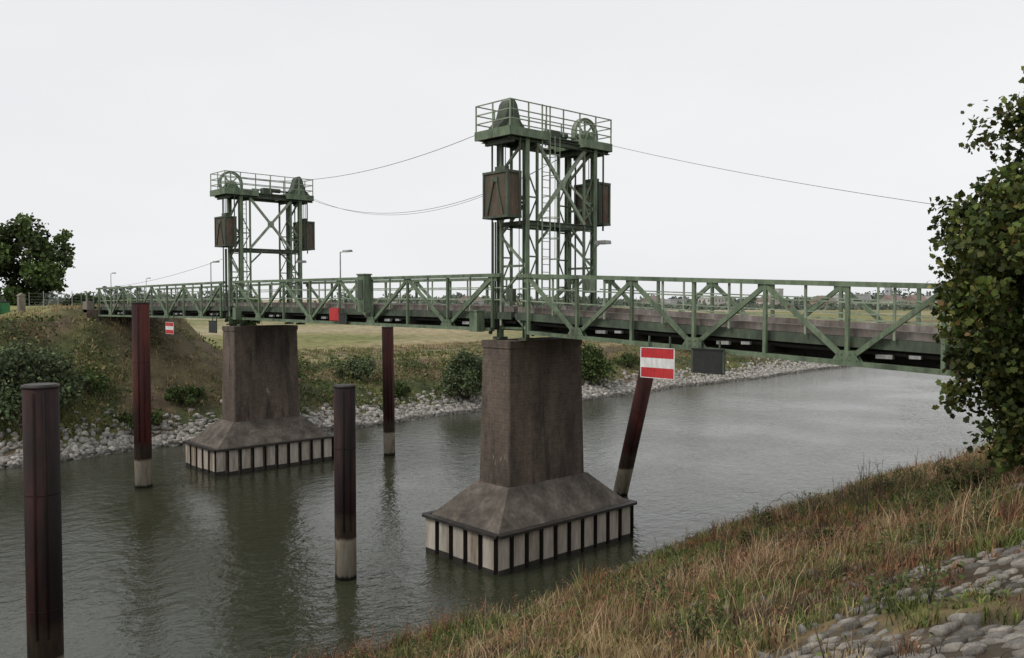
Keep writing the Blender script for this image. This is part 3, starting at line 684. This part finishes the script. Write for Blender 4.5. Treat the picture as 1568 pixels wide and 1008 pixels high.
def tree(name,base,ztrunk,c,R,ncl,nl,ls,cols,wt,trunk_r=.16,spread=.14,shape=LS):
    e=empty(name); q=B(); c=np.array(c,float);R=np.array(R,float)
    bx,by,bz=base; top=Vector((c[0],c[1],c[2]+R[2]*.55))
    pts=[Vector((bx,by,bz-.2))]; n=7
    for k in range(1,n+1): 
        f=k/n; p=Vector((bx,by,bz)).lerp(top,f)+Vector((random.gauss(0,.05),random.gauss(0,.05),0))*R[0]*.4; pts.append(p)
    for k in range(n): q.cyl(pts[k],pts[k+1],trunk_r*(1-k/n*.85),10,0,trunk_r*(1-(k+1)/n*.85))
    d=rng.normal(size=(ncl,3)); d/=np.linalg.norm(d,axis=1)[:,None]
    rad=rng.uniform(.25,1.0,ncl)**.5
    az=np.arctan2(d[:,1],d[:,0]); lump=1+.10*np.sin(az*3+d[:,2]*4+1)+.08*np.sin(az*5-d[:,2]*7)
    P=c+d*R*(rad*lump)[:,None]
    for k in range(0,ncl,3):
        f=min(.95,max(.25,(P[k][2]-.6-bz)/(top.z-bz)));s0=Vector((bx,by,bz)).lerp(top,f*.8)
        mid=s0.lerp(Vector(P[k]),.5)+Vector((0,0,.1*R[2])); q.cyl(s0,mid,trunk_r*.28,6,0,trunk_r*.16); q.cyl(mid,P[k],trunk_r*.16,6,0,.008)
    q.build('trunk_and_limbs',[BARK],e,True)
    cs=rng.uniform(.6,1.4,ncl)
    off=np.clip(rng.normal(size=(ncl*nl,3)),-1.5,1.5)
    L=np.repeat(P,nl,0)+off*(np.repeat(cs,nl)[:,None]*R.mean()*spread)
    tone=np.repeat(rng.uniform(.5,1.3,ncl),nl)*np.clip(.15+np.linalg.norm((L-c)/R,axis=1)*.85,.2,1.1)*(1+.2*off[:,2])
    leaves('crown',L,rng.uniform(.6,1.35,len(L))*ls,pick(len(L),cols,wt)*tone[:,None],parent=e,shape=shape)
OAK=[(.075,.10,.024),(.12,.135,.032),(.042,.062,.017),(.17,.11,.04)]
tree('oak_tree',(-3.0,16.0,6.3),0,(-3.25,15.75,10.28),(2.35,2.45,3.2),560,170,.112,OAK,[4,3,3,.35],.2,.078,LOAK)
def far_tree(name,r,d,h,w,ls=.5,cols=GRN):
    x,y=sv(r,d); z=hz(x,y)
    tree(name,(x,y,z),0,(x,y,z+h*.55),(w/2,w/2,h*.47),90,90,ls,cols,[3,2,3],.25,.11)
far_tree('deciduous_tree',-61,108,11,10.5); far_tree('deciduous_tree',-68,106,11,10); far_tree('deciduous_tree',-55.5,112,5.5,6)
far_tree('deciduous_tree',-52,104,3.6,3.2,.3); far_tree('deciduous_tree',-50.0,105,4.6,2.6,.3); far_tree('deciduous_tree',-68,150,5,8)
far_tree('deciduous_tree',-33.8,108,6,3.6,.35)
q=B()
def arch(x,y,l,h,a,r=.008):
    p=Vector((x,y,hz(x,y)));pr=p
    for k in range(1,13):
        f=k/12; c_=Vector((x+l*f*math.cos(a),y+l*f*math.sin(a),p.z+h*math.sin(f*math.pi*.85)+.03*math.sin(k*2.1))); q.cyl(pr,c_,r,5,0); pr=c_
for k in range(34):
    y=random.uniform(18,34); x=random.uniform(-17,-12)
    arch(x,y,random.uniform(.4,1.3),random.uniform(.4,1.0),random.uniform(0,6.28),.008)
for k in range(26):
    y=random.uniform(22,27); x=-11+random.gauss(0,.6); z=hz(x,y); h=random.uniform(.5,1.9)
    t=Vector((x+random.gauss(0,.2),y+random.gauss(0,.2),z+h)); q.cyl((x,y,z),t,.012,5,0,.003)
    for j in range(5):
        f=random.uniform(.4,.9); s0=Vector((x,y,z)).lerp(t,f); q.cyl(s0,s0+Vector((random.gauss(0,.15),random.gauss(0,.15),random.uniform(.1,.35))),.005,4,0,.002)
q.build('bramble_stems',[BARK])
for (x,y,s) in ((-15.5,27,.5),(-13.2,30.5,.45),(-14.6,24,.35),(-10.5,21,.4),(-12,34,.5),(-8.5,25,.5)):
    bush('bramble_bush',(x,y,hz(x,y)+.3*s),(1.3*s,1.3*s,1.1*s),20,70,.07,[(.07,.09,.03),(.15,.09,.05),(.12,.13,.045)],[3,2,2])

# ------------------------------------------------------------ far distance
def band(name,segs,cardsize,cols):
    PP=[];SS=[]
    for (r0,r1,d,h,dens) in segs:
        L=abs(r1-r0); n=int(L*dens)
        r=rng.uniform(r0,r1,n); dd=d+rng.normal(size=n)*12
        X_=.68*r-.7335*dd; Y_=.7335*r+.68*dd
        top=h*(.55+.45*np.abs(np.sin(r*.07+1)*np.sin(r*.19)+.4*np.sin(r*.41)))
        z=HT(X_,Y_)+rng.uniform(0,1,n)*top
        PP.append(np.stack([X_,Y_,z],1)); SS.append(rng.uniform(.6,1.4,n)*cardsize)
    P=np.concatenate(PP);S=np.concatenate(SS)
    leaves(name,P,S,pick(len(P),cols,[1]*len(cols)))
band('distant_trees',[(-260,-120,380,9,36),(-130,60,640,9,24),(40,330,560,7,26),(-90,-10,420,4.5,18),(60,220,420,3,16),(-170,-130,330,7,40),(250,480,640,13,26)],1.9,[(.12,.145,.115),(.15,.17,.135),(.10,.125,.10)])  # greens greyed so the colour itself carries distance haze
WALLS=[weathered('wall_cream',(.40,.39,.36),(.5,.49,.46),(.56,.55,.52),1,.9),weathered('wall_brick',(.28,.2,.17),(.33,.25,.21),(.38,.3,.26),1,.9),weathered('wall_grey',(.38,.39,.40),(.45,.46,.47),(.5,.51,.52),1,.9)]  # wall tones paled to paint in distance haze
ROOF=weathered('roof_tile',(.20,.15,.14),(.26,.19,.17),(.31,.24,.22),1,.9); WIN=weathered('window_glass',(.10,.11,.12),(.14,.15,.16),(.18,.19,.2),1,.3)  # roofs greyed with the same painted haze
def house(r,d,w,dep,h,kind,mi):
    x,y=sv(r,d); z=hz(x,y)-.3; e=empty({'flat':'apartment_block','gable':'brick_house','tower':'church_tower'}[kind])
    q=B(); q.box((0,0,h/2),(dep,w,h),0); q.build('walls',[WALLS[mi]],e)
    q=B()
    if kind=='flat': q.box((0,0,h+.25),(dep+.4,w+.4,.5),0)
    elif kind=='gable': q.add([(-dep/2-.3,-w/2-.3,h),(dep/2+.3,-w/2-.3,h),(dep/2+.3,w/2+.3,h),(-dep/2-.3,w/2+.3,h),(0,-w/2-.3,h+dep*.38),(0,w/2+.3,h+dep*.38)],[(0,1,4),(1,2,5,4),(2,3,5),(3,0,4,5),(0,3,2,1)],0)
    else: q.add([(-dep/2,-w/2,h+.01),(dep/2,-w/2,h+.01),(dep/2,w/2,h+.01),(-dep/2,w/2,h+.01),(0,0,h+w*.9)],[(0,1,4),(1,2,4),(2,3,4),(3,0,4),(0,3,2,1)],0)
    q.build('roof',[ROOF if kind!='flat' else WALLS[2]],e)
    q=B(); nf=max(1,int(h/3)); nw=max(1,int(w/3))
    for f in range(nf):
        for k in range(nw): 
            q.box((dep/2+.02,-w/2+w*(k+.5)/nw,1.6+f*3),(.1,1.2,1.3),0)
        for k in range(max(1,int(dep/3))): q.box((-dep/2+dep*(k+.5)/max(1,int(dep/3)),-w/2-.02,1.6+f*3),(1.2,.1,1.3),0)
    q.build('windows',[WIN],e)
    e.location=(x,y,z); e.rotation_euler=(0,0,random.uniform(-.3,.3))
for r,d,w,dep,h,k,mi in [(84,510,10,9,4,'gable',0),(97,520,18,10,5,'flat',2),(124,520,22,10,6,'flat',0),(150,500,12,9,4,'gable',0),(182,500,16,9,4,'gable',1),(205,520,24,10,8,'flat',2),(222,500,12,9,4.5,'gable',0),(236,500,10,9,4.5,'gable',1),(246,560,3.5,3.5,13,'tower',2),(255,510,14,10,7,'flat',0),(-55,480,26,10,3.5,'flat',2),(-25,520,16,9,4,'gable',2),(196,640,14,10,13,'flat',0)]:
    house(r,d,w,dep,h,k,mi)
q=B()
for k in range(9):
    x,y=sv(-44+k*1.1,78+k*.4); z=hz(x,y); q.cyl((x,y,z),(x,y,z+1.5),.03,6,0)
x0,y0=sv(-44,78);x1,y1=sv(-35.2,81.2)
for f in(.1,.35,.6,.85,1.1,1.4): q.beam((x0,y0,hz(x0,y0)+f),(x1,y1,hz(x1,y1)+f),.012,.012,0)
q.build('wire_fence',[GALV])
q=B(); x,y=sv(-43,75); z=hz(x,y); q.box((x,y,z+.75),(.7,.5,1.5),0); q.prism([(y-.32,z+1.5),(y+.32,z+1.5),(y,z+1.75)],x-.4,x+.4,0); q.build('stone_gate_pillar',[CONC])
q=B(); x,y=sv(-46.5,77.5); z=hz(x,y); q.box((x,y,z+.6),(1.5,1.5,1.0),0); q.box((x,y,z+1.13),(1.6,1.6,.07),1); q.box((x+.78,y-.3,z+.6),(.04,.5,.7),1); q.build('waste_container',[weathered('container_green',(.02,.13,.04),(.03,.17,.055),(.04,.2,.07),2,.6),DARKP])

# ------------------------------------------------------------ light
el=math.radians(46); sd=Vector((-.25,-1.0,0)).normalized()*math.cos(el)+Vector((0,0,math.sin(el)))
L=bpy.data.lights.new('sun','SUN'); L.energy=1.35; L.angle=math.radians(18); L.color=(1,.95,.87)
lo=bpy.data.objects.new('sun',L); lo.rotation_euler=sd.to_track_quat('Z','Y').to_euler(); scene.collection.objects.link(lo)
w=bpy.data.worlds.new('World'); scene.world=w; w.use_nodes=True; nt=w.node_tree; nt.nodes.clear()
sky=N(nt,'ShaderNodeTexSky',sky_type='NISHITA'); sky.sun_disc=False; sky.sun_elevation=el; sky.sun_rotation=math.atan2(sd.x,sd.y)
hs=N(nt,'ShaderNodeHueSaturation'); hs.inputs['Saturation'].default_value=.15; nt.links.new(sky.outputs[0],hs.inputs['Color'])
b1=N(nt,'ShaderNodeBackground'); b1.inputs[1].default_value=.11; nt.links.new(hs.outputs[0],b1.inputs[0])
tc=N(nt,'ShaderNodeTexCoord'); mp=N(nt,'ShaderNodeMapping'); mp.inputs['Scale'].default_value=(1,1,3.5); nt.links.new(tc.outputs['Generated'],mp.inputs[0])
nz=N(nt,'ShaderNodeTexNoise'); nz.inputs['Scale'].default_value=1.6; nz.inputs['Detail'].default_value=5; nt.links.new(mp.outputs[0],nz.inputs['Vector'])
cr=ramp(nt,nz.outputs[0],[(.3,(.79,.805,.83)),(.7,(.87,.873,.88))])
b2=N(nt,'ShaderNodeBackground'); b2.inputs[1].default_value=1.10; nt.links.new(cr,b2.inputs[0])
ms=N(nt,'ShaderNodeMixShader'); ms.inputs[0].default_value=.85; nt.links.new(b1.outputs[0],ms.inputs[1]); nt.links.new(b2.outputs[0],ms.inputs[2])
o=N(nt,'ShaderNodeOutputWorld'); nt.links.new(ms.outputs[0],o.inputs[0])

# ------------------------------------------------------------ camera
cam=bpy.data.cameras.new('camera'); cam.sensor_width=36; cam.lens=36*1310/1568; cam.clip_start=.1; cam.clip_end=12000
co=bpy.data.objects.new('camera',cam); scene.collection.objects.link(co); co.location=(0,0,10.05)
f=Vector((-.7335,.680,-math.tan(math.radians(2.01)))); co.rotation_euler=f.to_track_quat('-Z','Y').to_euler()
scene.camera=co
